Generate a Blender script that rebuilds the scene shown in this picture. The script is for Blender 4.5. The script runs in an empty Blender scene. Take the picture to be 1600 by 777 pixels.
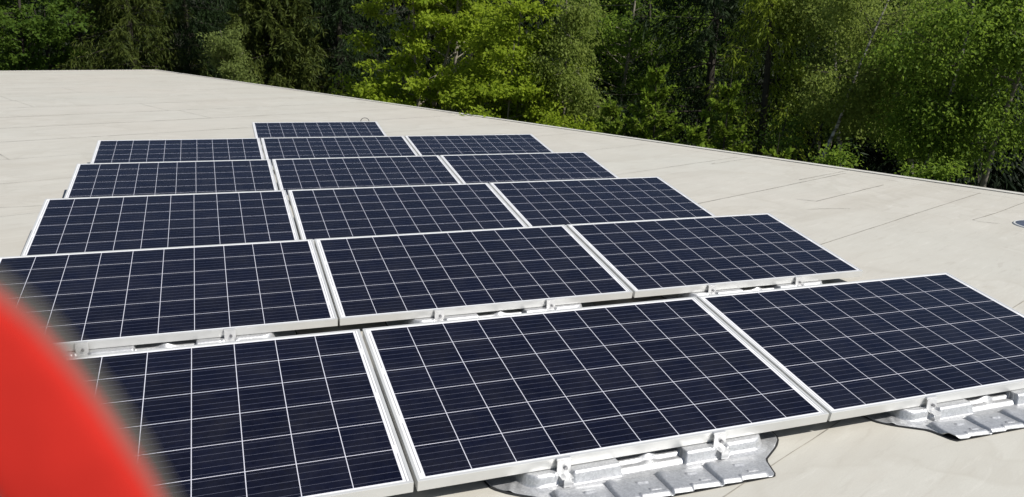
import bpy, bmesh, math, random
import numpy as np
from mathutils import Vector, Matrix

sc = bpy.context.scene
COL = sc.collection
R = math.radians
rng = np.random.default_rng(7)
random.seed(7)

# ------------------------------------------------------------------ camera
CAM = np.array([-1.378, -2.251, 1.498])
RT = np.array([0.93757186, -0.34649813, 0.02996757])
UP = np.array([0.06266374, 0.25305493, 0.96542035])
FW = np.array([0.34209979, 0.90327308, -0.25897005])
FPX = 1255.7                      # focal length in pixels of a 1600 px wide frame
cd = bpy.data.cameras.new('camera')
cam = bpy.data.objects.new('camera', cd)
COL.objects.link(cam)
cam.matrix_world = Matrix(((RT[0], UP[0], -FW[0], CAM[0]), (RT[1], UP[1], -FW[1], CAM[1]),
                           (RT[2], UP[2], -FW[2], CAM[2]), (0, 0, 0, 1)))
cd.sensor_width = 36
cd.lens = FPX / 1600 * 36
cd.clip_start = 0.005
cd.clip_end = 2000
cd.dof.use_dof = True
cd.dof.focus_distance = 4.2
cd.dof.aperture_fstop = 10.5
sc.camera = cam

# ------------------------------------------------------------------ sky and sun
SUN = Vector((0.56, -0.66, 1.0)).normalized()      # towards the sun
w = bpy.data.worlds.new('World')
sc.world = w
w.use_nodes = True
nt = w.node_tree
sky = nt.nodes.new('ShaderNodeTexSky')
sky.sky_type = 'NISHITA'
sky.sun_disc = False
sky.sun_elevation = math.asin(SUN.z)
sky.sun_rotation = math.atan2(SUN.x, SUN.y)
sky.air_density = 1.0
sky.dust_density = 0.6
nt.links.new(sky.outputs[0], nt.nodes['Background'].inputs[0])
nt.nodes['Background'].inputs[1].default_value = 0.062
sl = bpy.data.lights.new('sun', 'SUN')
sl.energy = 4.7
sl.angle = R(0.53)
sl.color = (1.0, 0.965, 0.905)
so = bpy.data.objects.new('sun', sl)
COL.objects.link(so)
so.rotation_euler = (-SUN).to_track_quat('-Z', 'Y').to_euler()
so.location = (20, -10, 30)
sc.view_settings.view_transform = 'Standard'
sc.view_settings.look = 'None'
sc.view_settings.exposure = 0.2
sc.view_settings.gamma = 1.0
sc.view_settings.use_curve_mapping = False
sc.render.engine = 'CYCLES'
sc.cycles.max_bounces = 6
sc.cycles.transparent_max_bounces = 4


# ------------------------------------------------------------------ helpers
def tag(o, label=None, cat=None, group=None, kind=None):
    if label: o['label'] = label
    if cat: o['category'] = cat
    if group: o['group'] = group
    if kind: o['kind'] = kind
    return o


def empty(name, loc, label=None, cat=None, group=None, rot=(0, 0, 0)):
    o = bpy.data.objects.new(name, None)
    COL.objects.link(o)
    o.location = loc
    o.rotation_euler = rot
    o.empty_display_size = 0.2
    return tag(o, label, cat, group)


def link_mesh(name, me, mat, parent=None):
    o = bpy.data.objects.new(name, me)
    COL.objects.link(o)
    if mat is not None and len(me.materials) == 0:
        me.materials.append(mat)
    if parent is not None: o.parent = parent
    return o


def bm_obj(name, bm, mat, parent=None, smooth=False):
    me = bpy.data.meshes.new(name)
    bm.normal_update()
    bm.to_mesh(me)
    bm.free()
    if smooth:
        for p in me.polygons: p.use_smooth = True
    return link_mesh(name, me, mat, parent)


def np_mesh(name, V, F, smooth=False):
    """V (n,3), F (m,k) integer array of equal-sized faces"""
    me = bpy.data.meshes.new(name)
    V = np.asarray(V, np.float32)
    F = np.asarray(F, np.int32)
    m, k = F.shape
    me.vertices.add(len(V))
    me.vertices.foreach_set('co', V.ravel())
    me.loops.add(m * k)
    me.loops.foreach_set('vertex_index', F.ravel())
    me.polygons.add(m)
    me.polygons.foreach_set('loop_start', np.arange(0, m * k, k, dtype=np.int32))
    me.update(calc_edges=True)
    if smooth:
        me.polygons.foreach_set('use_smooth', np.ones(m, bool))
    me.validate()
    return me


def box(bm, x0, x1, y0, y1, z0, z1, bev=0.0):
    vs = [bm.verts.new((x, y, z)) for z in (z0, z1) for y in (y0, y1) for x in (x0, x1)]
    fs = [(0, 2, 3, 1), (4, 5, 7, 6), (0, 1, 5, 4), (2, 6, 7, 3), (0, 4, 6, 2), (1, 3, 7, 5)]
    faces = [bm.faces.new([vs[i] for i in f]) for f in fs]
    if bev:
        es = set(e for f in faces for e in f.edges)
        bmesh.ops.bevel(bm, geom=list(es), offset=bev, segments=2, affect='EDGES', profile=0.6)
    return vs


def tubes_mesh(name, paths, sides=7):
    """paths: list of (points (n,3), radii (n,))"""
    V, F = [], []
    n0 = 0
    for pts, rad in paths:
        pts = np.asarray(pts, float)
        t = np.gradient(pts, axis=0)
        t /= np.linalg.norm(t, axis=1)[:, None] + 1e-9
        ref = np.array([0.31, 0.87, 0.2]) if abs(t[0][2]) > 0.8 else np.array([0, 0, 1.0])
        a = np.cross(t, ref); a /= np.linalg.norm(a, axis=1)[:, None] + 1e-9
        b = np.cross(t, a)
        ang = np.linspace(0, 2 * math.pi, sides, endpoint=False)
        ring = pts[:, None, :] + np.asarray(rad)[:, None, None] * (np.cos(ang)[None, :, None] * a[:, None, :] + np.sin(ang)[None, :, None] * b[:, None, :])
        V.append(ring.reshape(-1, 3))
        n = len(pts)
        i = np.arange(n - 1)[:, None] * sides
        j = np.arange(sides)[None, :]
        k = (j + 1) % sides
        f = np.stack([i + j, i + k, i + k + sides, i + j + sides], -1).reshape(-1, 4) + n0
        F.append(f)
        n0 += n * sides
    return np_mesh(name, np.concatenate(V), np.concatenate(F), True)


# ------------------------------------------------------------------ materials
def new_mat(name):
    m = bpy.data.materials.new(name)
    m.use_nodes = True
    return m, m.node_tree.nodes, m.node_tree.links, m.node_tree.nodes['Principled BSDF']


class NB:
    """small node-building helper"""
    def __init__(s, n, l): s.n, s.l = n, l
    def math(s, op, a, b=None, c=None, clamp=False):
        m = s.n.new('ShaderNodeMath'); m.operation = op; m.use_clamp = clamp
        for i, v in enumerate((a, b, c)):
            if v is None: continue
            if isinstance(v, (int, float)): m.inputs[i].default_value = v
            else: s.l.new(v, m.inputs[i])
        return m.outputs[0]
    def mix(s, fac, a, b, mode='MIX'):
        m = s.n.new('ShaderNodeMix'); m.data_type = 'RGBA'; m.blend_type = mode
        for i, v in ((0, fac), (6, a), (7, b)):
            if isinstance(v, (int, float)): m.inputs[i].default_value = v
            elif isinstance(v, tuple): m.inputs[i].default_value = (*v, 1) if len(v) == 3 else v
            else: s.l.new(v, m.inputs[i])
        return m.outputs[2]
    def noise(s, vec, scale, detail=4, rough=0.55, dist=0.0):
        t = s.n.new('ShaderNodeTexNoise')
        t.inputs['Scale'].default_value = scale
        t.inputs['Detail'].default_value = detail
        t.inputs['Roughness'].default_value = rough
        t.inputs['Distortion'].default_value = dist
        if vec is not None: s.l.new(vec, t.inputs['Vector'])
        return t.outputs['Fac']
    def ramp(s, fac, stops):
        r = s.n.new('ShaderNodeValToRGB')
        e = r.color_ramp.elements
        while len(e) < len(stops): e.new(0.5)
        for i, (p, c) in enumerate(stops):
            e[i].position = p
            e[i].color = (c, c, c, 1) if isinstance(c, (int, float)) else (*c, 1)
        s.l.new(fac, r.inputs[0])
        return r.outputs[0]
    def coord(s, kind='Object', scale=None, rot=None):
        t = s.n.new('ShaderNodeTexCoord')
        o = t.outputs[kind]
        if scale or rot:
            m = s.n.new('ShaderNodeMapping')
            if scale: m.inputs['Scale'].default_value = scale
            if rot: m.inputs['Rotation'].default_value = rot
            s.l.new(o, m.inputs[0]); o = m.outputs[0]
        return o
    def bump(s, h, strength, dist, target):
        b = s.n.new('ShaderNodeBump')
        b.inputs['Strength'].default_value = strength
        b.inputs['Distance'].default_value = dist
        s.l.new(h, b.inputs['Height'])
        s.l.new(b.outputs[0], target)


ROOF_ROT = R(22.8)


def mat_roof():
    m, n, l, p = new_mat('roof_membrane')
    b = NB(n, l)
    c = b.coord('Object')
    st = b.coord('Object', scale=(3.0, 20, 1))
    st2 = b.coord('Object', scale=(0.9, 5.5, 1))
    big = b.noise(c, 0.35, 3, 0.5)
    mid = b.noise(c, 2.3, 5, 0.6)
    fine = b.noise(c, 160, 2, 0.6)
    streak = b.noise(st, 1.0, 6, 0.68, 0.8)
    st3 = b.coord('Object', scale=(0.22, 1.9, 1))
    streak3 = b.noise(st3, 1.0, 6, 0.65, 1.0)
    streak2 = b.noise(st2, 1.0, 5, 0.62, 1.2)
    col = b.mix(b.ramp(big, [(0.3, 0.0), (0.72, 1.0)]), (0.535, 0.505, 0.448), (0.520, 0.512, 0.460))
    col = b.mix(b.ramp(mid, [(0.35, 0.35), (0.7, 0.0)]), col, (0.44, 0.42, 0.375))
    col = b.mix(b.ramp(streak, [(0.56, 0.0), (0.70, 0.40)]), col, (0.37, 0.34, 0.295))
    col = b.mix(b.ramp(streak2, [(0.56, 0.0), (0.74, 0.25)]), col, (0.40, 0.36, 0.30))
    col = b.mix(b.ramp(streak, [(0.30, 0.45), (0.43, 0.0)]), col, (0.62, 0.60, 0.55))
    col = b.mix(b.ramp(streak3, [(0.52, 0.0), (0.70, 0.42)]), col, (0.41, 0.38, 0.325))
    pond = b.noise(c, 0.55, 4, 0.55, 0.6)
    col = b.mix(b.ramp(pond, [(0.40, 0.0), (0.52, 0.16), (0.535, 0.30), (0.55, 0.0)]), col, (0.40, 0.375, 0.32))
    col = b.mix(b.ramp(fine, [(0.3, 0.25), (0.6, 0.0)]), col, (0.40, 0.38, 0.34))
    l.new(col, p.inputs['Base Color'])
    p.inputs['Roughness'].default_value = 0.72
    p.inputs['Specular IOR Level'].default_value = 0.3
    wav = b.noise(c, 1.6, 4, 0.5, 0.4)
    h = b.math('ADD', b.math('MULTIPLY', wav, 1.0), b.math('MULTIPLY', streak, 0.16))
    b.bump(h, 0.5, 0.012, p.inputs['Normal'])
    return m


def simple(name, col, rough=0.5, metal=0.0, var=0.12, scale=8.0, bump=0.0, spec=0.5, bscale=40):
    m, n, l, p = new_mat(name)
    b = NB(n, l)
    c = b.coord('Object')
    f = b.noise(c, scale, 5, 0.6)
    lo = tuple(x * (1 - var) for x in col)
    hi = tuple(min(1, x * (1 + var)) for x in col)
    l.new(b.mix(b.ramp(f, [(0.3, 0.0), (0.7, 1.0)]), lo, hi), p.inputs['Base Color'])
    l.new(b.math('ADD', b.math('MULTIPLY', f, 0.16), rough - 0.08), p.inputs['Roughness'])
    p.inputs['Metallic'].default_value = metal
    p.inputs['Specular IOR Level'].default_value = spec
    if bump: b.bump(b.noise(c, bscale, 4, 0.6), bump, 0.004, p.inputs['Normal'])
    return m


CELL, MX, MY = 0.159, 0.795, 0.477


def mat_cells():
    """poly-silicon cells on a white backsheet, seen through glass; Object x,y centred on the sheet"""
    m, n, l, p = new_mat('solar_cells')
    b = NB(n, l)
    c = b.coord('Object')
    sp = n.new('ShaderNodeSeparateXYZ'); l.new(c, sp.inputs[0])
    x, y = sp.outputs[0], sp.outputs[1]
    ux = b.math('DIVIDE', b.math('ADD', x, MX), CELL)
    uy = b.math('DIVIDE', b.math('ADD', y, MY), CELL)
    fx, fy = b.math('FRACT', ux), b.math('FRACT', uy)
    dx = b.math('ABSOLUTE', b.math('SUBTRACT', fx, 0.5))
    dy = b.math('ABSOLUTE', b.math('SUBTRACT', fy, 0.5))
    gap = 0.5 - 0.0013 / CELL
    inx = b.math('MULTIPLY', b.math('LESS_THAN', dx, gap), b.math('LESS_THAN', b.math('ABSOLUTE', x), MX))
    iny = b.math('MULTIPLY', b.math('LESS_THAN', dy, gap), b.math('LESS_THAN', b.math('ABSOLUTE', y), MY))
    incell = b.math('MULTIPLY', inx, iny)
    # cell to cell tint and crystal grain
    cid = n.new('ShaderNodeCombineXYZ')
    l.new(b.math('FLOOR', ux), cid.inputs[0]); l.new(b.math('FLOOR', uy), cid.inputs[1])
    oi = n.new('ShaderNodeObjectInfo'); l.new(b.math('MULTIPLY', oi.outputs['Random'], 91.0), cid.inputs[2])
    wn = n.new('ShaderNodeTexWhiteNoise'); wn.noise_dimensions = '3D'; l.new(cid.outputs[0], wn.inputs['Vector'])
    vo = n.new('ShaderNodeTexVoronoi'); vo.inputs['Scale'].default_value = 95
    l.new(c, vo.inputs['Vector'])
    vs = n.new('ShaderNodeSeparateColor'); l.new(vo.outputs['Color'], vs.inputs[0])
    tint = b.math('ADD', b.math('MULTIPLY', wn.outputs[0], 0.45), b.math('MULTIPLY', vs.outputs[0], 0.55))
    cell = b.mix(tint, (0.0030, 0.0034, 0.0095), (0.0058, 0.0070, 0.0185))
    # busbars, five in every cell
    bf = b.math('FRACT', b.math('MULTIPLY', fy, 5.0))
    bus = b.math('LESS_THAN', b.math('ABSOLUTE', b.math('SUBTRACT', bf, 0.5)), 0.00075 / (CELL / 5))
    cell = b.mix(b.math('MULTIPLY', bus, 0.85), cell, (0.095, 0.10, 0.135))
    # backsheet margin with the tinned cross ribbons at both short ends
    ax = b.math('ABSOLUTE', x)
    seg = b.math('FRACT', b.math('ADD', b.math('DIVIDE', b.math('ADD', y, MY), CELL * 2), b.math('MULTIPLY', b.math('GREATER_THAN', x, 0.0), 0.5)))
    dash = b.math('MULTIPLY', b.math('GREATER_THAN', seg, 0.07), b.math('LESS_THAN', seg, 0.93))
    r1 = b.math('LESS_THAN', b.math('ABSOLUTE', b.math('SUBTRACT', ax, 0.8045)), 0.0016)
    rib = b.math('MULTIPLY', r1, dash)
    margin = b.math('MAXIMUM', b.math('GREATER_THAN', ax, MX), b.math('GREATER_THAN', b.math('ABSOLUTE', y), MY))
    white = b.mix(margin, (0.62, 0.62, 0.69), (0.74, 0.74, 0.75))
    white = b.mix(rib, white, (0.30, 0.30, 0.31))
    col = b.mix(incell, white, cell)
    # a thin film of dust
    dust = b.ramp(b.noise(c, 5.5, 5, 0.65), [(0.4, 0.0), (0.8, 0.022)])
    col = b.mix(dust, col, (0.45, 0.42, 0.36))
    l.new(col, p.inputs['Base Color'])
    p.inputs['Roughness'].default_value = 0.16
    p.inputs['IOR'].default_value = 1.31
    p.inputs['Specular IOR Level'].default_value = 0.5
    return m


def mat_tray():
    """spangled galvanised sheet"""
    m, n, l, p = new_mat('galvanised_sheet')
    b = NB(n, l)
    c = b.coord('Object')
    vo = n.new('ShaderNodeTexVoronoi'); vo.inputs['Scale'].default_value = 170
    l.new(c, vo.inputs['Vector'])
    s = n.new('ShaderNodeSeparateColor'); l.new(vo.outputs['Color'], s.inputs[0])
    col = b.mix(s.outputs[0], (0.44, 0.445, 0.455), (0.58, 0.585, 0.595))
    col = b.mix(b.ramp(b.noise(c, 14, 5, 0.65), [(0.5, 0.0), (0.75, 0.3)]), col, (0.40, 0.40, 0.40))
    l.new(col, p.inputs['Base Color'])
    p.inputs['Metallic'].default_value = 0.6
    l.new(b.math('ADD', b.math('MULTIPLY', s.outputs[1], 0.12), 0.40), p.inputs['Roughness'])
    b.bump(b.noise(c, 40, 3, 0.5), 0.10, 0.002, p.inputs['Normal'])
    return m


def mat_leaf(name, dark, light, trans=0.35, tcol=None, gloss=0.12):
    m, n, l, p = new_mat(name)
    b = NB(n, l)
    g = n.new('ShaderNodeNewGeometry')
    r = g.outputs['Random Per Island']
    col = b.mix(r, dark, light)
    cl = b.noise(b.coord('Object'), 0.9, 3, 0.5)
    col = b.mix(b.ramp(cl, [(0.35, 0.0), (0.68, 0.35)]), col, tuple(x * 0.8 for x in dark))
    l.new(col, p.inputs['Base Color'])
    p.inputs['Roughness'].default_value = 0.6
    p.inputs['Specular IOR Level'].default_value = gloss
    t = n.new('ShaderNodeBsdfTranslucent')
    tc = tcol or tuple(min(1, x * 1.25) for x in light)
    l.new(b.mix(0.6, col, tc), t.inputs[0])
    mx = n.new('ShaderNodeMixShader'); mx.inputs[0].default_value = trans
    l.new(p.outputs[0], mx.inputs[1]); l.new(t.outputs[0], mx.inputs[2])
    l.new(mx.outputs[0], n['Material Output'].inputs[0])
    return m


def mat_bark(name, lo, hi, bands=False):
    m, n, l, p = new_mat(name)
    b = NB(n, l)
    c = b.coord('Object', scale=(1, 1, 3.5) if bands else (1, 1, 0.25))
    f = b.noise(c, 6 if bands else 18, 5, 0.65)
    col = b.mix(b.ramp(f, [(0.42, 0.0), (0.58, 1.0)] if bands else [(0.3, 0.0), (0.7, 1.0)]), lo, hi)
    l.new(col, p.inputs['Base Color'])
    p.inputs['Roughness'].default_value = 0.9
    b.bump(f, 0.6, 0.02, p.inputs['Normal'])
    return m


M_ROOF = mat_roof()
M_SEAM = simple('lap_seam', (0.27, 0.25, 0.215), 0.8, var=0.45, scale=4)
M_TRIM = simple('edge_trim', (0.60, 0.58, 0.53), 0.5, var=0.08)
M_WALL = simple('wall_render', (0.5, 0.48, 0.43), 0.85, var=0.08, bump=0.4)
M_SOIL = simple('forest_floor', (0.016, 0.020, 0.008), 0.95, var=0.4, scale=2, bump=0.8, bscale=6)
M_ALU = simple('anodised_aluminium', (0.66, 0.66, 0.645), 0.42, metal=0.35, var=0.05, scale=5)
M_CELL = mat_cells()
M_TRAY = mat_tray()
M_CLAMP = simple('zinc_clamp', (0.68, 0.68, 0.68), 0.35, metal=0.5, var=0.08, scale=40)
M_BOLT = simple('steel_bolt', (0.25, 0.25, 0.26), 0.35, metal=0.9)
M_MAT = simple('rubber_mat', (0.02, 0.02, 0.021), 0.9)
M_CABLE = simple('black_cable', (0.06, 0.06, 0.065), 0.5)
M_RED = simple('red_webbing', (0.52, 0.025, 0.017), 0.85, spec=0.1, var=0.1, scale=300, bump=0.3, bscale=2500)
M_PIPE = simple('grey_piping', (0.115, 0.105, 0.085), 0.8, var=0.1, scale=300)
M_DRAIN = simple('drain_cover', (0.085, 0.10, 0.15), 0.35, var=0.2)
M_RIM = simple('drain_rim', (0.62, 0.62, 0.6), 0.5)

L_MAPLE = mat_leaf('leaf_yellow_green', (0.17, 0.245, 0.017), (0.31, 0.395, 0.034), 0.5)
L_BROAD = mat_leaf('leaf_mid_green', (0.095, 0.168, 0.021), (0.205, 0.295, 0.038), 0.5)
L_DARK = mat_leaf('leaf_dark_green', (0.050, 0.098, 0.014), (0.115, 0.182, 0.025), 0.45)
L_BIRCH = mat_leaf('leaf_birch', (0.130, 0.180, 0.034), (0.25, 0.31, 0.066), 0.5)
L_SAPL = mat_leaf('leaf_sapling', (0.125, 0.165, 0.045), (0.21, 0.26, 0.072), 0.5)
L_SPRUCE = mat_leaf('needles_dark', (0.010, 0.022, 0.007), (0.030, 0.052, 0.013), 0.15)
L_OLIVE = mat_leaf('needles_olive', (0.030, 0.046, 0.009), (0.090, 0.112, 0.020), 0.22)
L_SHOOT = mat_leaf('needles_fresh', (0.115, 0.185, 0.018), (0.225, 0.32, 0.034), 0.45)
L_YOUNG = mat_leaf('needles_young', (0.070, 0.105, 0.014), (0.15, 0.195, 0.024), 0.35)
L_LARCH = mat_leaf('needles_larch', (0.14, 0.195, 0.019), (0.26, 0.325, 0.034), 0.45)
L_BACK = mat_leaf('wood_foliage', (0.004, 0.010, 0.003), (0.012, 0.024, 0.006), 0.08)  # near-black: deep shade between the trees is put into this leaf colour
B_GREY = mat_bark('bark_grey', (0.13, 0.115, 0.09), (0.30, 0.27, 0.21))
B_BROWN = mat_bark('bark_brown', (0.022, 0.019, 0.014), (0.055, 0.045, 0.034))
B_BIRCH = mat_bark('bark_birch', (0.06, 0.052, 0.045), (0.52, 0.49, 0.43), True)

# ------------------------------------------------------------------ ground and building
GZ = -4.6
g = np_mesh('ground', [(-900, -900, GZ), (900, -900, GZ), (900, 900, GZ), (-900, 900, GZ)], [(0, 1, 2, 3)])
tag(link_mesh('ground', g, M_SOIL), kind='structure')

A1, B1 = 7.62, 25.65            # roof edges along its own axes
A0, B0 = -42.0, -16.0
bld = empty('flat_roofed_building', (0, 0, 0), 'low building with a pale membrane flat roof under the solar panels, forest along its edges', 'building', rot=(0, 0, ROOF_ROT))


def rl(ax, by, z=0.0):          # roof axes -> world
    c, s = math.cos(ROOF_ROT), math.sin(ROOF_ROT)
    return (ax * c - by * s, ax * s + by * c, z)


def to_roof(x, y):
    c, s = math.cos(ROOF_ROT), math.sin(ROOF_ROT)
    return (x * c + y * s, -x * s + y * c)


bm = bmesh.new()
box(bm, A0, A1, B0, B1, -0.35, 0.0)
roof = bm_obj('roof', bm, M_ROOF, bld)
bm = bmesh.new()
box(bm, A0 + .15, A1 - .15, B0 + .15, B1 - .15, GZ - 0.02, -0.353)
bm_obj('wall', bm, M_WALL, bld)
bm = bmesh.new()                                    # folded metal edge profile
box(bm, A1 - 0.07, A1 + 0.03, B0, B1 + 0.03, 0.003, 0.012, 0.003)
box(bm, A1 + 0.002, A1 + 0.03, B0, B1 + 0.03, -0.30, 0.001)
box(bm, A0, A1 - 0.073, B1 - 0.07, B1 + 0.03, 0.003, 0.012, 0.003)
box(bm, A0, A1, B1 + 0.002, B1 + 0.03, -0.30, 0.001)
bm_obj('edge_trim', bm, M_TRIM, bld)


def seam_strip(V, F, pts, wid):
    """thin dark lap line following pts (roof axes), slightly uneven"""
    n0 = len(V)
    P = np.array(pts, float)
    d = np.gradient(P, axis=0); d /= np.linalg.norm(d, axis=1)[:, None] + 1e-9
    nrm = np.stack([-d[:, 1], d[:, 0]], 1)
    for i in range(len(P)):
        wv = wid * (0.55 + 0.9 * rng.random())
        a, c = P[i] + nrm[i] * wv / 2, P[i] - nrm[i] * wv / 2
        V += [(a[0], a[1], 0.0035), (c[0], c[1], 0.0035)]
        if i: F.append((n0 + 2 * i - 2, n0 + 2 * i - 1, n0 + 2 * i + 1, n0 + 2 * i))


def wob(a0, b0, a1, b1, step=0.12, amp=0.003):
    n = max(3, int(math.hypot(a1 - a0, b1 - b0) / step))
    t = np.linspace(0, 1, n)
    na, nb = -(b1 - b0), (a1 - a0)
    ln = math.hypot(na, nb)
    j = np.cumsum(rng.normal(0, amp * 0.35, n)); j -= np.linspace(j[0], j[-1], n)
    j = np.clip(j, -4 * amp, 4 * amp)
    return np.stack([a0 + (a1 - a0) * t + j * na / ln, b0 + (b1 - b0) * t + j * nb / ln], 1)


V, F = [], []
k = -9
while True:
    bb = 1.17 + 1.475 * k
    if bb > B1 - 0.4: break
    seam_strip(V, F, wob(A0, bb, A1 - 0.32, bb), 0.0055 if bb < 9 else 0.011)
    # end laps between two lengths of sheet
    aa = -3.5 - 8.0 * rng.random() - 3
    while aa < A1 - 1:
        if bb > 6 or aa < -7: seam_strip(V, F, wob(aa, bb, aa + .02, bb + 1.475), 0.005)
        aa += 9 + 3 * rng.random()
    k += 1
seam_strip(V, F, wob(A1 - 0.36, B0, A1 - 0.36, 11), 0.0025)


def seam_w(pts, wid=0.006):                          # seams read off in world x,y
    out = []
    for (x0, y0), (x1, y1) in zip(pts[:-1], pts[1:]):
        out.append(wob(*to_roof(x0, y0), *to_roof(x1, y1), step=0.07, amp=0.004))
    seam_strip(V, F, np.concatenate(out), wid)


seam_w([(5.02, 5.16), (4.92, 5.02), (4.78, 4.98), (6.05, 5.50)][1:], .005)
seam_w([(3.98, 4.06), (4.12, 3.92), (5.55, 4.52)], .006)
seam_w([(4.53, 6.25), (4.42, 6.16), (5.75, 6.72)], .005)
seam_w([(5.10, 2.72), (4.98, 2.83), (4.99, 2.90), (5.5, 3.08), (6.4, 3.45)], .005)
seam_w([(3.75, 3.62), (4.02, 3.60), (4.2, 3.55)], .006)
seam_w([(-3.6, 5.1), (-3.05, 5.18), (-2.62, 5.2)], .006)
for q in range(70):                                  # short scuffs and wrinkles along the sheet
    a, bq = rng.uniform(-9, A1 - .6), rng.uniform(2.5, B1 - 1)
    if rng.random() < .75: seam_strip(V, F, wob(a, bq, a + rng.uniform(.1, .6), bq + rng.uniform(-.03, .03), .05, .006), .0045)
me = np_mesh('seam', V, F)
o = link_mesh('seam', me, M_SEAM, roof)

# ------------------------------------------------------------------ solar panels
PW, PD, PH = 1.65, 0.992, 0.040
TILT = R(9.69)
GAP = 0.0122
ROWP = 1.581
EDGE_Z = 0.095
DX = [0, -0.006, -0.022, -0.024, -0.027, -0.041]


def make_panel():
    """origin: near edge, centre, at the top of the frame; x along the row, y up the slope"""
    root = empty('solar_panel', (0, 0, 0))
    bm = bmesh.new()
    lip = 0.011
    hx = PW / 2
    prof = [(0, -PH), (0.0, 0.0), (lip, 0.0), (lip, -PH)]
    outer = [(-hx, 0), (hx, 0), (hx, PD), (-hx, PD)]
    inner = [(-hx + lip, lip), (hx - lip, lip), (hx - lip, PD - lip), (-hx + lip, PD - lip)]
    for i in range(4):                               # four mitred rails
        j = (i + 1) % 4
        e = 0.0004
        vs = []
        for (p, q) in ((outer[i], inner[i]), (outer[j], inner[j])):
            d = Vector((outer[j][0] - outer[i][0], outer[j][1] - outer[i][1])).normalized() * e
            sgn = 1 if p is outer[i] else -1
            for (xy, z) in ((p, -PH), (p, 0), (q, 0), (q, -PH)):
                vs.append(bm.verts.new((xy[0] + d.x * sgn, xy[1] + d.y * sgn, z)))
        fs = [(0, 1, 5, 4), (1, 2, 6, 5), (2, 3, 7, 6), (3, 0, 4, 7), (0, 3, 2, 1), (4, 5, 6, 7)]
        faces = [bm.faces.new([vs[a] for a in f]) for f in fs]
    bmesh.ops.recalc_face_normals(bm, faces=bm.faces)
    bmesh.ops.bevel(bm, geom=list(bm.edges), offset=0.0009, segments=2, affect='EDGES', profile=0.6)
    # a shallow groove line on every outer face is the extrusion's drip edge
    box(bm, -hx + .02, hx - .02, lip, 0.028, -PH, -PH + 0.0018)
    box(bm, -hx + .02, hx - .02, PD - 0.028, PD - lip, -PH, -PH + 0.0018)
    bm_obj('frame', bm, M_ALU, root)
    bm = bmesh.new()
    box(bm, -hx + lip, hx - lip, -PD / 2 + lip, PD / 2 - lip, -0.0065, -0.0018)
    s = bm_obj('cell_sheet', bm, M_CELL, root)
    s.location = (0, PD / 2, 0)
    return root


def copy_tree(o, parent=None):
    c = o.copy()
    COL.objects.link(c)
    if parent is not None: c.parent = parent
    for ch in list(o.children): copy_tree(ch, c)
    return c


def tray_h(x, y):
    """height of the pressed ballast tray over the roof at (x, y)"""
    def ss(a, b_, v):
        t = np.clip((v - a) / (b_ - a), 0, 1)
        return t * t * (3 - 2 * t)
    h = np.full_like(x, 0.005)
    # four stepped plates at the front
    for i in range(4):
        x0, x1 = -0.385 + i * 0.198, -0.385 + (i + 1) * 0.198
        u = np.clip((x - x0) / (x1 - x0), 0, 1)
        inside = ss(x0 - .002, x0 + .007, x) * (1 - ss(x1 - .004, x1 + 0.001, x))
        back = 1 - ss(-.078, -.060, y)
        ridge = np.exp(-((x - x0 - .022) / .018) ** 2) * (1 - ss(-.066, -.044, y)) * ss(-.125, -.085, y) * 0.006
        hh = (0.017 - 0.012 * u) * inside * back + ridge * ss(x0 - .004, x0 + .010, x)
        for (sx, sy) in ((0.125, -.110), (0.150, -.158)):     # pressed louvres
            hh = hh + 0.007 * ((np.abs(x - x0 - sx) < 0.022) * np.clip(1 - np.abs(y - sy) / 0.009, 0, 1))
        # bright turned-down lip on the right half of the plate
        lipm = ss(x0 + .075, x0 + .083, x) * (1 - ss(x1 - .012, x1 - .004, x)) * (1 - ss(-.176, -.168, y))
        hh = hh + lipm * 0.006 - (1 - ss(-.200, -.184, y)) * inside * 0.010
        h = np.maximum(h, 0.005 + np.maximum(hh, 0))
    # two clamp blisters with a round outer end, and a low bead between them
    for sgn in (-1, 1):
        cx, hw, hd = sgn * 0.315 + 0.03, 0.185, 0.078
        X, Y = x - cx, y - 0.042
        r = 0.07
        qx = np.maximum(np.abs(X) - (hw - r), 0); qy = np.maximum(np.abs(Y) - (hd - r), 0)
        d = np.sqrt(qx ** 2 + qy ** 2) / r
        d = np.where(X * sgn < 0, np.maximum(np.maximum(np.abs(X) / hw - 1 + 1, 0) ** 10, (np.abs(Y) / hd) ** 4), d)
        bl = 0.047 * (1 - ss(0.70, 1.0, d))
        groove = np.exp(-(np.abs(x - sgn * 0.315) / 0.022) ** 4) * (1 - ss(0.0, 0.012, y))
        bl = bl * (1 - 0.45 * groove)
        bl = bl - 0.004 * (np.abs(X + 0.07) < 0.003) * (bl > 0.03)
        fil = 0.008 * (1 - ss(0.9, 1.35, d))
        h = np.maximum(h, np.maximum(bl, fil) + 0.004)
    mid = (1 - ss(.135, .160, np.abs(x - .03)))
    h = np.maximum(h, 0.004 + 0.026 * mid * ss(0.0, 0.018, y) * (1 - ss(.10, .12, y)))
    h = np.maximum(h, 0.004 + 0.016 * mid * ss(-.028, -.016, y) * (1 - ss(.0, .02, y)))
    h = h + 0.018 * np.exp(-(((x - .03) / .026) ** 2 + ((y - .022) / .02) ** 2))
    # stiffening crosses on the flange
    h = h + 0.006 * np.exp(-((np.abs(x - .03) - .535 + (y - .0) * .5) / .012) ** 2) * (np.abs(y - .005) < .03)
    return h


def tray_half(y):
    return np.interp(y, [-.200, -.186, -.165, -.135, -.105, -.088, -.06, -.02, .02, .05, .10, .20, .30],
                     [.385, .402, .408, .418, .428, .438, .478, .535, .575, .592, .598, .59, .56])


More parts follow.
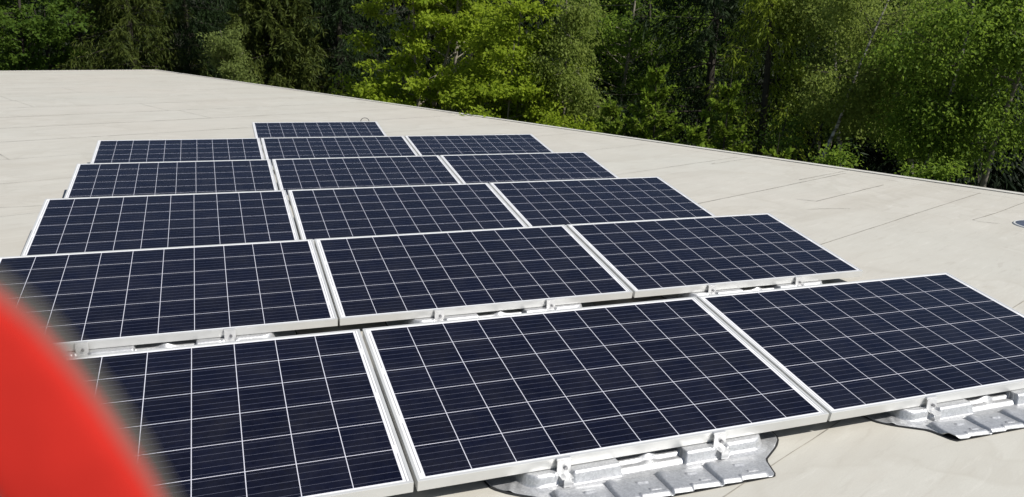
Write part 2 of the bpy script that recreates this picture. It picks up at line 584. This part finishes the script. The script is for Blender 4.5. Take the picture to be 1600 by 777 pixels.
def make_tray():
    root = empty('mounting_tray', (0, 0, 0))
    ny, nx = 92, 270
    ys = np.linspace(-.200, .265, ny)
    us = np.linspace(-1, 1, nx)
    Y = np.repeat(ys[:, None], nx, 1)
    X = 0.03 + us[None, :] * tray_half(Y)
    H = tray_h(X, Y)
    Vv = np.stack([X, Y, H], -1).reshape(-1, 3)
    i = np.arange(ny - 1)[:, None] * nx + np.arange(nx - 1)[None, :]
    Fq = np.stack([i, i + 1, i + nx + 1, i + nx], -1).reshape(-1, 4)
    me = np_mesh('tray', Vv, Fq, True)
    t = link_mesh('tray', me, M_TRAY, root)
    md = t.modifiers.new('sheet', 'SOLIDIFY'); md.thickness = 0.0022; md.offset = 1
    # rubber protection mat under the tray, a little wider
    bm = bmesh.new()
    yy = list(np.linspace(-.196, .262, 26))
    ring = [(0.03 + tray_half(y) + .007, y - .004) for y in yy] + [(0.03 - tray_half(y) - .007, y - .004) for y in reversed(yy)]
    lo = [bm.verts.new((a, b_, 0.004)) for a, b_ in ring]
    hi = [bm.verts.new((a, b_, 0.0042 + .0025)) for a, b_ in ring]
    bm.faces.new(list(reversed(lo)))
    bm.faces.new(hi)
    for q in range(len(ring)):
        r_ = (q + 1) % len(ring)
        bm.faces.new((lo[q], lo[r_], hi[r_], hi[q]))
    # keep the mat below the pressed sheet
    for v in hi: v.co.z = 0.0045
    bm_obj('rubber_mat', bm, M_MAT, root)
    for sgn in (-1, 1):
        cx = sgn * 0.315
        bm = bmesh.new()
        box(bm, cx - .026, cx + .026, -.0135, -.0095, .040, .090, .001)       # upright plate
        box(bm, cx - .026, cx + .026, -.0090, .001, .0895, .0925 + .006, .001)  # hook over the lower lip
        box(bm, cx - .022, cx + .022, -.050, -.0140, .0395, .0425, .001)      # foot
        box(bm, cx - .015, cx + .015, -.052, -.049, .012, .0390, .001)        # tongue down to the tray
        cl = bm_obj('clamp', bm, M_CLAMP, root)
        bm = bmesh.new()
        bmesh.ops.create_cone(bm, cap_ends=True, segments=6, radius1=.0075, radius2=.0070, depth=.009,
                              matrix=Matrix.Translation((cx + .004, -.0185, .064)) @ Matrix.Rotation(R(90), 4, 'X'))
        bm_obj('bolt', bm, M_BOLT, cl)
        # folded rear support standing under the high edge of the panel
        bm = bmesh.new()
        ztop = EDGE_Z + 0.93 * math.sin(TILT) - PH * math.cos(TILT) - .003
        yb = 0.93 * math.cos(TILT)
        box(bm, cx - .03, cx + .03, yb - .0015, yb + .0015, .0035, ztop)
        box(bm, cx - .05, cx + .05, yb - .07, yb + .05, .001, .0033)
        bm_obj('rear_support', bm, M_TRAY, root)
    return root


panel0 = make_panel()
tray0 = make_tray()
SIDE = ['left', 'middle', 'right']
ROWN = ['front row', 'second row from the front', 'third row from the front', 'fourth row from the front', 'fifth row from the front']
PL = {(0, 0): 'solar panel at the left of the front row, partly hidden by the red strap',
      (0, 1): 'solar panel in the middle of the front row, two clamps on its near edge',
      (0, 2): 'solar panel at the right of the front row, cut off by the picture edge',
      (5, 1): 'single solar panel alone in the farthest row, with a cable looping up behind it'}
first = True
for r in range(6):
    for k in range(3):
        if r == 5 and k != 1: continue
        x = (k - 1) * (PW + GAP) + DX[r] + rng.normal(0, .0008)
        y = r * ROWP
        pnl = panel0 if first else copy_tree(panel0)
        try_ = tray0 if first else copy_tree(tray0)
        first = False
        pnl.location = (x, y, EDGE_Z)
        pnl.rotation_euler = (TILT, 0, 0)
        try_.location = (x, y, 0.0)
        lab = PL.get((r, k)) or {0: 'solar panel at the left end of the %s', 1: 'solar panel between two others in the %s', 2: 'solar panel at the right end of the %s'}[k] % ROWN[r]
        tag(pnl, lab, 'solar panel', 'solar panels in six rows on the flat roof')
        where = 'single panel in the farthest row' if r == 5 else '%s panel of the %s' % (SIDE[k], ROWN[r])
        tag(try_, 'silver metal tray clamped under the ' + where, 'mounting tray', 'metal mounting trays under the panels')
        if (r, k) == (5, 1): last_panel = pnl

t = np.linspace(0, 1, 22)
loop = np.stack([0.60 + 0.115 * t - .02 * np.sin(t * 6.3), np.full_like(t, PD + .018) - .05 * np.abs(t - .5), -0.04 + 0.085 * np.sin(np.pi * t) ** 0.8], 1)
me = tubes_mesh('cable', [(loop, np.full(22, .0045))], 8)
link_mesh('cable', me, M_CABLE, last_panel)

# ------------------------------------------------------------------ roof drain
dr = empty('roof_drain', (5.40, 2.55, 0), 'round dark blue-grey roof drain with pale rim, at the right picture edge', 'roof drain')
bm = bmesh.new()
prof = [(0.226, 0.0), (0.222, 0.008), (0.212, 0.011), (0.205, 0.009)]
seg = 40
rings = [[bm.verts.new((a * math.cos(2 * math.pi * q / seg), a * math.sin(2 * math.pi * q / seg), z)) for q in range(seg)] for a, z in prof]
for i in range(len(prof) - 1):
    for q in range(seg):
        bm.faces.new((rings[i][q], rings[i][(q + 1) % seg], rings[i + 1][(q + 1) % seg], rings[i + 1][q]))
bm_obj('rim', bm, M_RIM, dr, True)
bm = bmesh.new()
prof = [(0.204, 0.009), (0.15, 0.011), (0.06, 0.013), (0.012, 0.0135)]
rings = [[bm.verts.new((a * math.cos(2 * math.pi * q / seg), a * math.sin(2 * math.pi * q / seg), z)) for q in range(seg)] for a, z in prof]
for i in range(len(prof) - 1):
    for q in range(seg):
        bm.faces.new((rings[i][q], rings[i][(q + 1) % seg], rings[i + 1][(q + 1) % seg], rings[i + 1][q]))
bm.faces.new(rings[-1])
bm_obj('cover', bm, M_DRAIN, dr, True)


# ------------------------------------------------------------------ trees
def unit(v):
    return v / (np.linalg.norm(v, axis=-1, keepdims=True) + 1e-9)


def leaves(P, D, N, L, W, fold=0.18):
    """one folded four-cornered leaf per row"""
    S = unit(np.cross(D, N)); N2 = np.cross(S, D)
    L = np.broadcast_to(np.asarray(L, float), (len(P),))[:, None]
    W = np.broadcast_to(np.asarray(W, float), (len(P),))[:, None]
    mid = P + D * L * 0.42 + N2 * W * fold
    Vq = np.stack([P, mid + S * W * 0.5, P + D * L, mid - S * W * 0.5], 1)
    return Vq


def quads_mesh(name, Q):
    Q = np.asarray(Q, np.float32)
    n = len(Q)
    me = bpy.data.meshes.new(name)
    me.vertices.add(n * 4)
    me.vertices.foreach_set('co', Q.reshape(-1))
    me.loops.add(n * 4)
    me.loops.foreach_set('vertex_index', np.arange(n * 4, dtype=np.int32))
    me.polygons.add(n)
    me.polygons.foreach_set('loop_start', np.arange(0, n * 4, 4, dtype=np.int32))
    me.update(calc_edges=True)
    return me


def rnd(n, s=1.0):
    return rng.normal(0, s, (n, 3))


ZLO, ZHI = -2.4, 3.7       # what one can see over the roof edge is grown leaf by leaf


def branch(p, d, L, n, bend, jit):
    """curved path of n points; bend is added to the direction along the way"""
    pts = [np.array(p, float)]
    d = np.array(d, float)
    for i in range(n - 1):
        d = d + np.array(bend) / n + rng.normal(0, jit, 3)
        d /= np.linalg.norm(d)
        pts.append(pts[-1] + d * L / (n - 1))
    return np.array(pts)


def at(px, dist):
    """ground point at a horizontal distance from the camera in the direction of picture column px (row of the horizon)"""
    d = FW + RT * (px - 800) / FPX + UP * (337.0 / FPX)
    h = d[:2] / np.linalg.norm(d[:2])
    return CAM[0] + h[0] * dist, CAM[1] + h[1] * dist


def broadleaf(name, label, px, dist, H, leafm, barkm, r0=.11, z0=1.2, nl=26, spread=2.2, rise=.35, nsub=6, ntw=5, nlf=16,
              ls=.09, lw=.62, droop=0.0, flat=.5, lean=(0, 0), stems=1, group=None, cat='tree', twl=.38, zmul=1.0):
    x, y = at(px, dist)
    if px > 560:
        H = min(H, (6.75 if px > 1130 else 7.1) + .045 * dist + .4 * rng.random())
        if cat == 'tree' and px > 900: nlf = int(nlf * 1.0); ls *= .86
    root = empty(name, (x, y, GZ), label, cat, group)
    paths, stemp = [], []
    twigs_p, twigs_d, twigs_l = [], [], []
    for s in range(stems):
        ln = np.array([lean[0], lean[1], 0]) + (rng.normal(0, .12, 3) * (stems > 1))
        d0 = unit(np.array([ln[0], ln[1], 1.0]))
        tr = branch((rng.normal(0, .12) * (stems > 1), rng.normal(0, .12) * (stems > 1), 0), d0, H, 16, (-ln[0] * .4, -ln[1] * .4, .1), .035)
        trr = r0 * (1 - np.linspace(0, 1, 16) * .88) ** .9
        stemp.append((tr, trr))
        hs = tr[:, 2]
        for i in range(nl // stems):
            # most limbs in the part of the crown one sees
            if rng.random() < .85: hz = rng.uniform(max(z0, 1.6), min(H * .93, 7.6))
            else: hz = rng.uniform(z0, H * .97)
            f = np.interp(hz, hs, np.arange(16))
            i0 = min(int(f), 14); p = tr[i0] + (tr[i0 + 1] - tr[i0]) * (f - i0)
            rel = (hz - z0) / (H - z0)
            az = i * 2.399 + rng.normal(0, .5)
            prof_ = (0.45 + 1.1 * rel) if rel < .45 else max(.25, 1.0 - (rel - .45) * 1.35)
            L = spread * prof_ * rng.uniform(.65, 1.2)
            el = rise + rng.normal(0, .22)
            d = np.array([math.cos(az) * math.cos(el), math.sin(az) * math.cos(el), math.sin(el)])
            lb = branch(p, d, L, 8, (0, 0, -droop * .7 + .1), .07)
            lr = np.interp(hz, hs, trr) * .36 * (1 - np.linspace(0, 1, 8) * .8)
            paths.append((lb, np.maximum(lr, .006)))
            for j in range(nsub):
                t_ = rng.uniform(.42, 1.0) if L > .7 else rng.uniform(.15, 1.0)
                q = lb[min(int(t_ * 7), 7)]
                dd = unit(lb[min(int(t_ * 7) + 1, 7)] - lb[max(int(t_ * 7) - 1, 0)])
                side = unit(np.cross(dd, (0, 0, 1.0))) * rng.choice([-1, 1])
                sd = unit(dd * .7 + side * rng.uniform(.3, 1.0) + np.array([0, 0, rng.normal(.1, .25)]))
                sL = min(L, 1.7) * rng.uniform(.22, .42)
                sb = branch(q, sd, sL, 5, (0, 0, -droop * 1.2), .09)
                if rng.random() < .75: paths.append((sb, np.linspace(max(lr[4] * .5, .006), .003, 5)))
                for t2 in range(ntw):
                    u = rng.uniform(.55, 1.0)
                    tp = sb[min(int(u * 4), 4)] + rng.normal(0, .03, 3)
                    td = unit(sd * .5 + rng.normal(0, .7, 3) * np.array([1, 1, 1 - flat]) + np.array([0, 0, -droop * 1.6]))
                    twigs_p.append(tp); twigs_d.append(td); twigs_l.append(twl * rng.uniform(.6, 1.3) * (1 + droop * .7))
    tp, td, tl = np.array(twigs_p), np.array(twigs_d), np.array(twigs_l)
    zw = tp[:, 2] + GZ
    vis = (zw > ZLO) & (zw < ZHI)
    Q = []
    for sel, n, k in ((vis, nlf, 1.0), (~vis, max(3, nlf // 4), 2.0)):
        a, b_, c_ = tp[sel], td[sel], tl[sel]
        m = len(a)
        if m == 0: continue
        u = rng.random((m, n)) ** .8
        jit = rng.normal(0, 1, (m, n, 3)) * np.array([1, 1, 1 - flat * .55]) * .065 * k
        pos = a[:, None] + b_[:, None] * (u * c_[:, None])[..., None] + jit
        pos[..., 2] -= droop * .10 * u
        pos = pos.reshape(-1, 3)
        D = unit(np.repeat(b_, n, 0) * .5 + rnd(len(pos), .6) + np.array([0, 0, -.25 - droop * .7]))
        N = unit(rnd(len(pos), .55) + np.array([0.3, -.25, 1.0]))
        sz = ls * k * rng.uniform(.65, 1.3, len(pos))
        Q.append(leaves(pos, D, N, sz, sz * lw))
    link_mesh('crown', quads_mesh('crown', np.concatenate(Q)), leafm, root)
    if barkm is B_BIRCH:
        link_mesh('trunk', tubes_mesh('trunk', stemp, 8), barkm, root)
        link_mesh('branches', tubes_mesh('branches', paths, 5), B_BROWN, root)
    else:
        link_mesh('trunk', tubes_mesh('trunk', stemp + paths, 6), barkm, root)
    return root


def needle_quads(A, B_, n, ln, wd, spread_):
    """n needle tufts along every twig A->B"""
    m = len(A)
    d = unit(B_ - A)
    u = (np.arange(n)[None, :] + rng.random((m, n))) / n
    pos = (A[:, None] + (B_ - A)[:, None] * u[..., None]).reshape(-1, 3)
    dd = np.repeat(d, n, 0)
    D = unit(dd + rnd(len(pos), spread_))
    N = unit(rnd(len(pos), 1.0))
    s = rng.uniform(.7, 1.3, len(pos))
    return leaves(pos, D, N, ln * s, wd * s, .05)


def conifer(name, label, px, dist, H, leafm, r0=.14, base=1.0, ratio=.24, step=.42, nb=6, droop=.5, hang=.35, up=.1, lat=16, nn=7,
            nl=.13, nw=.03, group=None, shoot=None, barkm=None, z0=.6, lean=0.0, tipr=.35):
    x, y = at(px, dist)
    if px > 560 and H > 9.6: ratio *= H / 9.8; H = 9.3
    root = empty(name, (x, y, GZ), label, 'tree', group)
    tr = branch((0, 0, 0), (lean, 0, 1), H, 14, (0, 0, .1), .012)
    paths = [(tr, r0 * (1 - np.linspace(0, 1, 14) * .95))]
    A, B_, A2, B2, AT, BT = [], [], [], [], [], []
    h = z0
    ph = 0
    while h < H - .15:
        rem = H - h
        Lr = ratio * rem * 1.25 if rem < H * .6 else ratio * H * .75 * (1.0 + .12 * rng.normal())
        zvis = ZLO < h + GZ - droop * .5 < ZHI + .6
        p0 = np.array([np.interp(h, tr[:, 2], tr[:, q]) for q in range(3)])
        for b in range(nb):
            az = ph + b * 2 * math.pi / nb + rng.normal(0, .22)
            L = max(.12, Lr * rng.uniform(.68, 1.15))
            el = up + rng.normal(0, .12) + (.45 * (1 - min(1, rem / (H * .3))))
            d = np.array([math.cos(az) * math.cos(el), math.sin(az) * math.cos(el), math.sin(el)])
            br = branch(p0 + rng.normal(0, .05, 3) * np.array([0, 0, 1]), d, L, 8, (0, 0, -droop), .035)
            br[:, 2] += np.linspace(0, 1, 8) ** 3 * L * tipr * droop
            paths.append((br, np.linspace(max(.005, .008 * L), .002, 8)))
            nlat = lat if zvis else max(4, lat // 3)
            for j in range(nlat):
                t = .12 + .88 * (j + rng.random()) / nlat
                f = t * 7; i0 = min(int(f), 6)
                q = br[i0] + (br[i0 + 1] - br[i0]) * (f - i0)
                dd = unit(br[i0 + 1] - br[i0])
                side = unit(np.cross(dd, (0, 0, 1.0))) * (1 if j % 2 else -1)
                ll = (hang * (1.15 - .65 * t) + .06) * rng.uniform(.6, 1.25) * min(1.0, L / .9)
                if not zvis: ll *= 1.5
                ld = unit(dd * rng.uniform(.35, .8) + side * rng.uniform(.35, .9) + np.array([0, 0, -droop * rng.uniform(.7, 2.2)]))
                e = q + ld * ll
                e[2] -= droop * ll * .35
                (A if zvis else A2).append(q); (B_ if zvis else B2).append(e)
                if shoot is not None and zvis and rng.random() < .85:
                    AT.append(q + (e - q) * .55); BT.append(q + (e - q) * 1.12)
            (A if zvis else A2).append(br[2]); (B_ if zvis else B2).append(br[-1])
            if shoot is not None: AT.append(br[-2]); BT.append(br[-1] + unit(br[-1] - br[-2]) * .10)
        ph += 1.1
        h += step * rng.uniform(.75, 1.25) * (1.0 if zvis else 1.5)
    Q = [needle_quads(np.array(A), np.array(B_), nn, nl, nw, .42)]
    if A2: Q.append(needle_quads(np.array(A2), np.array(B2), 3, nl * 2.2, nw * 2.6, .4))
    link_mesh('crown', quads_mesh('crown', np.concatenate(Q)), leafm, root)
    if shoot is not None:
        link_mesh('fresh_shoots', quads_mesh('fresh_shoots', needle_quads(np.array(AT), np.array(BT), nn, nl * 1.1, nw * 1.6, .55)), shoot, root)
    link_mesh('trunk', tubes_mesh('trunk', paths, 6), barkm or B_BROWN, root)
    return root


def ztop(px, py, dist):
    """height above the forest floor of something seen at picture row py"""
    d = FW + RT * (px - 800) / FPX - UP * (py - 388.5) / FPX
    return CAM[2] + d[2] / np.linalg.norm(d[:2]) * dist - GZ


# left, beyond the far edge of the roof
broadleaf('broadleaf_tree', 'dark green broadleaf tree at the far left with a thin bare trunk', 42, 33, 10.5, L_DARK, B_BROWN, .09, 2.6, 26, 2.6, nlf=16, ls=.13)
broadleaf('broadleaf_tree', 'dark green broadleaf tree behind the roof, right of the thin bare trunk', 118, 35, 11.5, L_DARK, B_BROWN, .13, 1.5, 30, 2.9, nlf=17, ls=.13)
broadleaf('broadleaf_tree', 'dark green broadleaf tree cut off by the left picture edge', -45, 34, 11, L_DARK, B_BROWN, .12, 1.5, 26, 2.8, nlf=14, ls=.13)
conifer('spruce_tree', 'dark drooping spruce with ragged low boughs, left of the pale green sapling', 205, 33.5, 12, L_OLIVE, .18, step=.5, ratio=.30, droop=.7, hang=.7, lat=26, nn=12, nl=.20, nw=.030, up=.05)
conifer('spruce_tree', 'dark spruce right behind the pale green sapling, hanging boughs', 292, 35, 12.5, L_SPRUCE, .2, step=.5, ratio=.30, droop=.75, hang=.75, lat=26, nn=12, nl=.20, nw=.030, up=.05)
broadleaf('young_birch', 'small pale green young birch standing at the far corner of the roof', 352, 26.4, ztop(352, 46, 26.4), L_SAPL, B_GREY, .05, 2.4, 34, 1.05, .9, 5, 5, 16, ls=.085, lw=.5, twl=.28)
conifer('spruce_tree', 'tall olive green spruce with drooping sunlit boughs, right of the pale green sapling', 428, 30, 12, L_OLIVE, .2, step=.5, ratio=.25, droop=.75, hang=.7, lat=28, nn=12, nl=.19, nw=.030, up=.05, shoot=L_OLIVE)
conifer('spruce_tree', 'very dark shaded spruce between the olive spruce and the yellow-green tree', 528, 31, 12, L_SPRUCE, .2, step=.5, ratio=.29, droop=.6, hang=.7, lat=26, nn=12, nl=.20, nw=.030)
# the bright group in the middle
broadleaf('ash_tree', 'bright yellow-green tree with two grey stems standing left of the centre', 655, 22.5, 10, L_MAPLE, B_GREY, .085, 1.5, 44, 2.3, .25, 6, 5, 19, ls=.105, flat=.75, stems=2)
broadleaf('ash_tree', 'bright yellow-green tree with a forked pale trunk in the middle of the photo', 712, 21, 10.5, L_MAPLE, B_GREY, .10, 1.4, 46, 2.3, .3, 6, 5, 19, ls=.105, flat=.75, lean=(.05, 0))
broadleaf('ash_tree', 'low spreading yellow-green tree right of the forked pale trunk', 812, 18.6, 6.9, L_MAPLE, B_GREY, .055, 1.3, 38, 1.7, .2, 6, 5, 18, ls=.10, flat=.75)
broadleaf('hornbeam_tree', 'olive green tree with dense hanging twigs beside the yellow-green trees', 885, 18.4, 7.2, L_BIRCH, B_GREY, .06, 1.3, 38, 1.25, .3, 6, 6, 18, ls=.075, lw=.5, droop=.45, flat=.3)
broadleaf('bush', 'low light green bush at the roof edge below the hanging twigs', 905, 15.4, ztop(905, 178, 15.4), L_MAPLE, B_BROWN, .03, 1.6, 26, .75, .7, 5, 5, 16, ls=.075, stems=3, cat='bush', twl=.25)
broadleaf('ash_tree', 'dull green tree in half shade behind the young spruces', 965, 21.5, 12, L_BROAD, B_GREY, .09, 1.4, 46, 2.4, .3, 6, 5, 17, ls=.10, flat=.6)
broadleaf('broadleaf_tree', 'dark leafy tree high behind the brown-tipped young spruce', 1050, 23, 13, L_DARK, B_BROWN, .10, 1.4, 46, 2.6, .3, 6, 5, 16, ls=.11, flat=.5)
broadleaf('ash_tree', 'small bright yellow-green tree right of the forked pale trunk, at the roof edge', 778, 17.6, 5.9, L_MAPLE, B_GREY, .05, 1.3, 32, 1.1, .3, 6, 5, 18, ls=.095, flat=.75)
# young spruces along the roof edge
YS = dict(ratio=.29, step=.36, nb=5, droop=.22, hang=.22, up=.22, nl=.075, nw=.030, lat=15, nn=9, shoot=L_SHOOT, tipr=.9)
conifer('young_spruce', 'smallest young spruce with fresh green tips, left of the brown-tipped one', 975, 14.8, ztop(975, 152, 14.8), L_YOUNG, .05, **YS)
conifer('young_spruce', 'young spruce with a long brown leading shoot and bright fresh tips', 1036, 14.8, ztop(1036, 100, 14.8), L_YOUNG, .055, **YS)
conifer('young_spruce', 'young spruce with dense bright green boughs, right of the brown-tipped one', 1150, 14.2, ztop(1150, 108, 14.2), L_YOUNG, .06, **YS)
conifer('young_spruce', 'low young spruce whose green top barely clears the roof edge, below the leaning birch', 1232, 12.9, ztop(1232, 205, 12.9), L_YOUNG, .045, **YS)
conifer('young_spruce', 'low young spruce at the roof edge between the two taller young spruces', 1095, 13.4, ztop(1095, 185, 13.4), L_YOUNG, .045, **YS)
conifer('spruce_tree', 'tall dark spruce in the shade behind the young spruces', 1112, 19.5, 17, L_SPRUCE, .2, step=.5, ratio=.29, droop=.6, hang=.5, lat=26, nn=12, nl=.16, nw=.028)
conifer('larch_tree', 'yellow-green larch with hanging feathery boughs left of the birches', 1212, 17.5, 14, L_LARCH, .14, ratio=.17, droop=.75, hang=.5, lat=18, nn=8, nl=.13, nw=.024, up=.05)
# birches and leafy trees at the right
broadleaf('birch_tree', 'birch with a leaning white trunk, left of the other birches', 1160, 14.4, 9.5, L_BIRCH, B_BIRCH, .06, 5.0, 24, 1.2, .5, 7, 6, 17, ls=.062, lw=.7, droop=.5, flat=.2, lean=(.36, -.13))
broadleaf('birch_tree', 'olive green birch with an upright pale trunk and hanging twigs', 1362, 18.5, 12, L_BIRCH, B_BIRCH, .085, 4.4, 34, 1.35, .5, 7, 6, 17, ls=.066, lw=.7, droop=.5, flat=.2)
broadleaf('birch_tree', 'birch with a thin grey trunk bending left, close to the roof edge at the right', 1402, 14, 10, L_BROAD, B_BIRCH, .055, 4.5, 28, 1.0, .5, 7, 6, 17, ls=.062, lw=.7, droop=.45, flat=.2, lean=(.13, -.05))
broadleaf('broadleaf_tree', 'dense mid green tree filling the gap between the birches', 1300, 26, 11.5, L_DARK, B_GREY, .1, 2.6, 26, 1.9, .3, 6, 6, 17, ls=.085)
broadleaf('broadleaf_tree', 'mid green leafy tree right of the bending birch', 1496, 18.5, 11, L_BROAD, B_GREY, .1, 4.0, 30, 1.25, .4, 7, 6, 17, ls=.07, droop=.3)
broadleaf('broadleaf_tree', 'green tree with drooping leafy boughs at the right picture edge', 1578, 15, 10.5, L_BROAD, B_GREY, .09, 4.0, 32, 1.15, .4, 7, 6, 17, ls=.066, droop=.4)
broadleaf('bush', 'small dark green bush at the right end of the roof edge', 1530, 12.4, ztop(1530, 262, 12.4), L_BROAD, B_BROWN, .03, 1.4, 24, .6, .7, 5, 5, 16, ls=.06, stems=3, cat='bush', twl=.22)
broadleaf('bush', 'leafy green bush at the roof edge below the upright birch', 1395, 12.8, ztop(1395, 222, 12.8), L_BROAD, B_BROWN, .03, 1.5, 22, .5, .7, 5, 5, 16, ls=.06, stems=3, cat='bush', twl=.24)
broadleaf('bush', 'dull green bush behind the low young spruce below the leaning birch', 1195, 15.5, ztop(1195, 150, 15.5), L_DARK, B_BROWN, .035, 1.5, 26, .85, .6, 5, 5, 14, ls=.06, stems=3, cat='bush')
broadleaf('bush', 'yellow-green bush at the roof edge below the two-stemmed tree', 610, 20.5, ztop(610, 126, 20.5), L_MAPLE, B_BROWN, .035, 1.5, 26, .8, .6, 5, 5, 16, ls=.09, stems=3, cat='bush')

# the wood behind: nobody could tell its trees apart
Q, paths = [], []
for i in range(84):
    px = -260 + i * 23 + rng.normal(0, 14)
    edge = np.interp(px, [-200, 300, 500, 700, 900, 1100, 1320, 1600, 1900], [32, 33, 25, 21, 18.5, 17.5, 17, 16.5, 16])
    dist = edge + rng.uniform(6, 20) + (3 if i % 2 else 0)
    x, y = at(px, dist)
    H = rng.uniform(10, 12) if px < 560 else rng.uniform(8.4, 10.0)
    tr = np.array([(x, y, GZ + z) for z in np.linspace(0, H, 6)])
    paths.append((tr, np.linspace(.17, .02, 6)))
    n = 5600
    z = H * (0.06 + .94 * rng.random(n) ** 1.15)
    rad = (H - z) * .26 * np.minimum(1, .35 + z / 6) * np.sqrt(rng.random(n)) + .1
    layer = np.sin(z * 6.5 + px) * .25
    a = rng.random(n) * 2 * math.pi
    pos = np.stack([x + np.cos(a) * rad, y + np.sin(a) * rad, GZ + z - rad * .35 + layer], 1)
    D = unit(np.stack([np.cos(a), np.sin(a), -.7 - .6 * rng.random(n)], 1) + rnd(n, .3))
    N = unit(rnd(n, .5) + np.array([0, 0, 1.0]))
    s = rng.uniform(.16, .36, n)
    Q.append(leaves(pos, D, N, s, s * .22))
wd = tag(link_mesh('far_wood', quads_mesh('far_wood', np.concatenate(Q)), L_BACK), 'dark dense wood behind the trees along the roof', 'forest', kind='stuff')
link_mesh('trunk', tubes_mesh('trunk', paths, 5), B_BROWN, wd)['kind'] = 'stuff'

# wooded slope rising behind the wood
n = 60
ang = np.linspace(R(20), R(140), n)
V, F = [], []
for a in ang:
    for rr, zz in ((46, GZ + .02), (58, GZ + 4), (75, 9), (110, 16)):
        V.append((CAM[0] + math.cos(a) * rr, CAM[1] + math.sin(a) * rr, zz + (rng.normal(0, .6) if zz > 0 else 0)))
for i in range(n - 1):
    for j in range(3):
        F.append((i * 4 + j, i * 4 + j + 1, i * 4 + j + 5, i * 4 + j + 4))
tag(link_mesh('hills', np_mesh('hills', V, F, True), M_SOIL), kind='structure')


# ------------------------------------------------------------------ red strap close to the lens
def cam_pt(px, py, d):
    return CAM + (FW + RT * (px - 800) / FPX - UP * (py - 388.5) / FPX) * d


outer = [(-420, 300), (-250, 335), (-120, 385), (0, 457), (58, 506), (105, 560), (153, 622), (198, 688), (234, 744), (263, 800), (300, 880), (330, 990)]
inner = [(-420, 500), (-270, 530), (-205, 590), (-130, 650), (-88, 700), (-50, 745), (-20, 792), (10, 842), (85, 870), (105, 930), (125, 1000), (140, 1080)]
SD = 0.062
strap = None


def band(name, fr0, fr1, th, mat, parent=None, dz=0.0):
    """a strip of the strap between two fractions of its width, th thick, gently arched across"""
    V, F = [], []
    m = 9
    for (o_, i_) in zip(outer, inner):
        for side in (0, 1):
            for q in range(m):
                u = fr0 + (fr1 - fr0) * q / (m - 1)
                px = i_[0] + (o_[0] - i_[0]) * u
                py = i_[1] + (o_[1] - i_[1]) * u
                arch = -0.0005 * (1 - (2 * u - 1) ** 2)
                V.append(cam_pt(px, py, SD + arch + dz + side * th))
    n = len(outer)
    for i in range(n - 1):
        a, c = i * 2 * m, (i + 1) * 2 * m
        for q in range(m - 1):
            F.append((a + q, c + q, c + q + 1, a + q + 1))
            F.append((a + m + q, a + m + q + 1, c + m + q + 1, c + m + q))
        F.append((a, a + m, c + m, c))
        F.append((a + m - 1, c + m - 1, c + 2 * m - 1, a + 2 * m - 1))
    me = np_mesh(name, V, F, True)
    bmm = bmesh.new(); bmm.from_mesh(me); bmesh.ops.recalc_face_normals(bmm, faces=bmm.faces)
    bmm.to_mesh(me); bmm.free()
    return link_mesh(name, me, mat, parent)


strap = empty('strap', (0, 0, 0), 'blurred red webbing strap hanging close to the lens at the lower left', 'strap')
band('webbing', 0.06, 0.97, 0.0015, M_RED, strap)
band('edge_piping', 0.97, 1.09, 0.0012, M_PIPE, strap, .0002)
band('edge_piping', -0.06, 0.06, 0.0012, M_PIPE, strap, .0002)
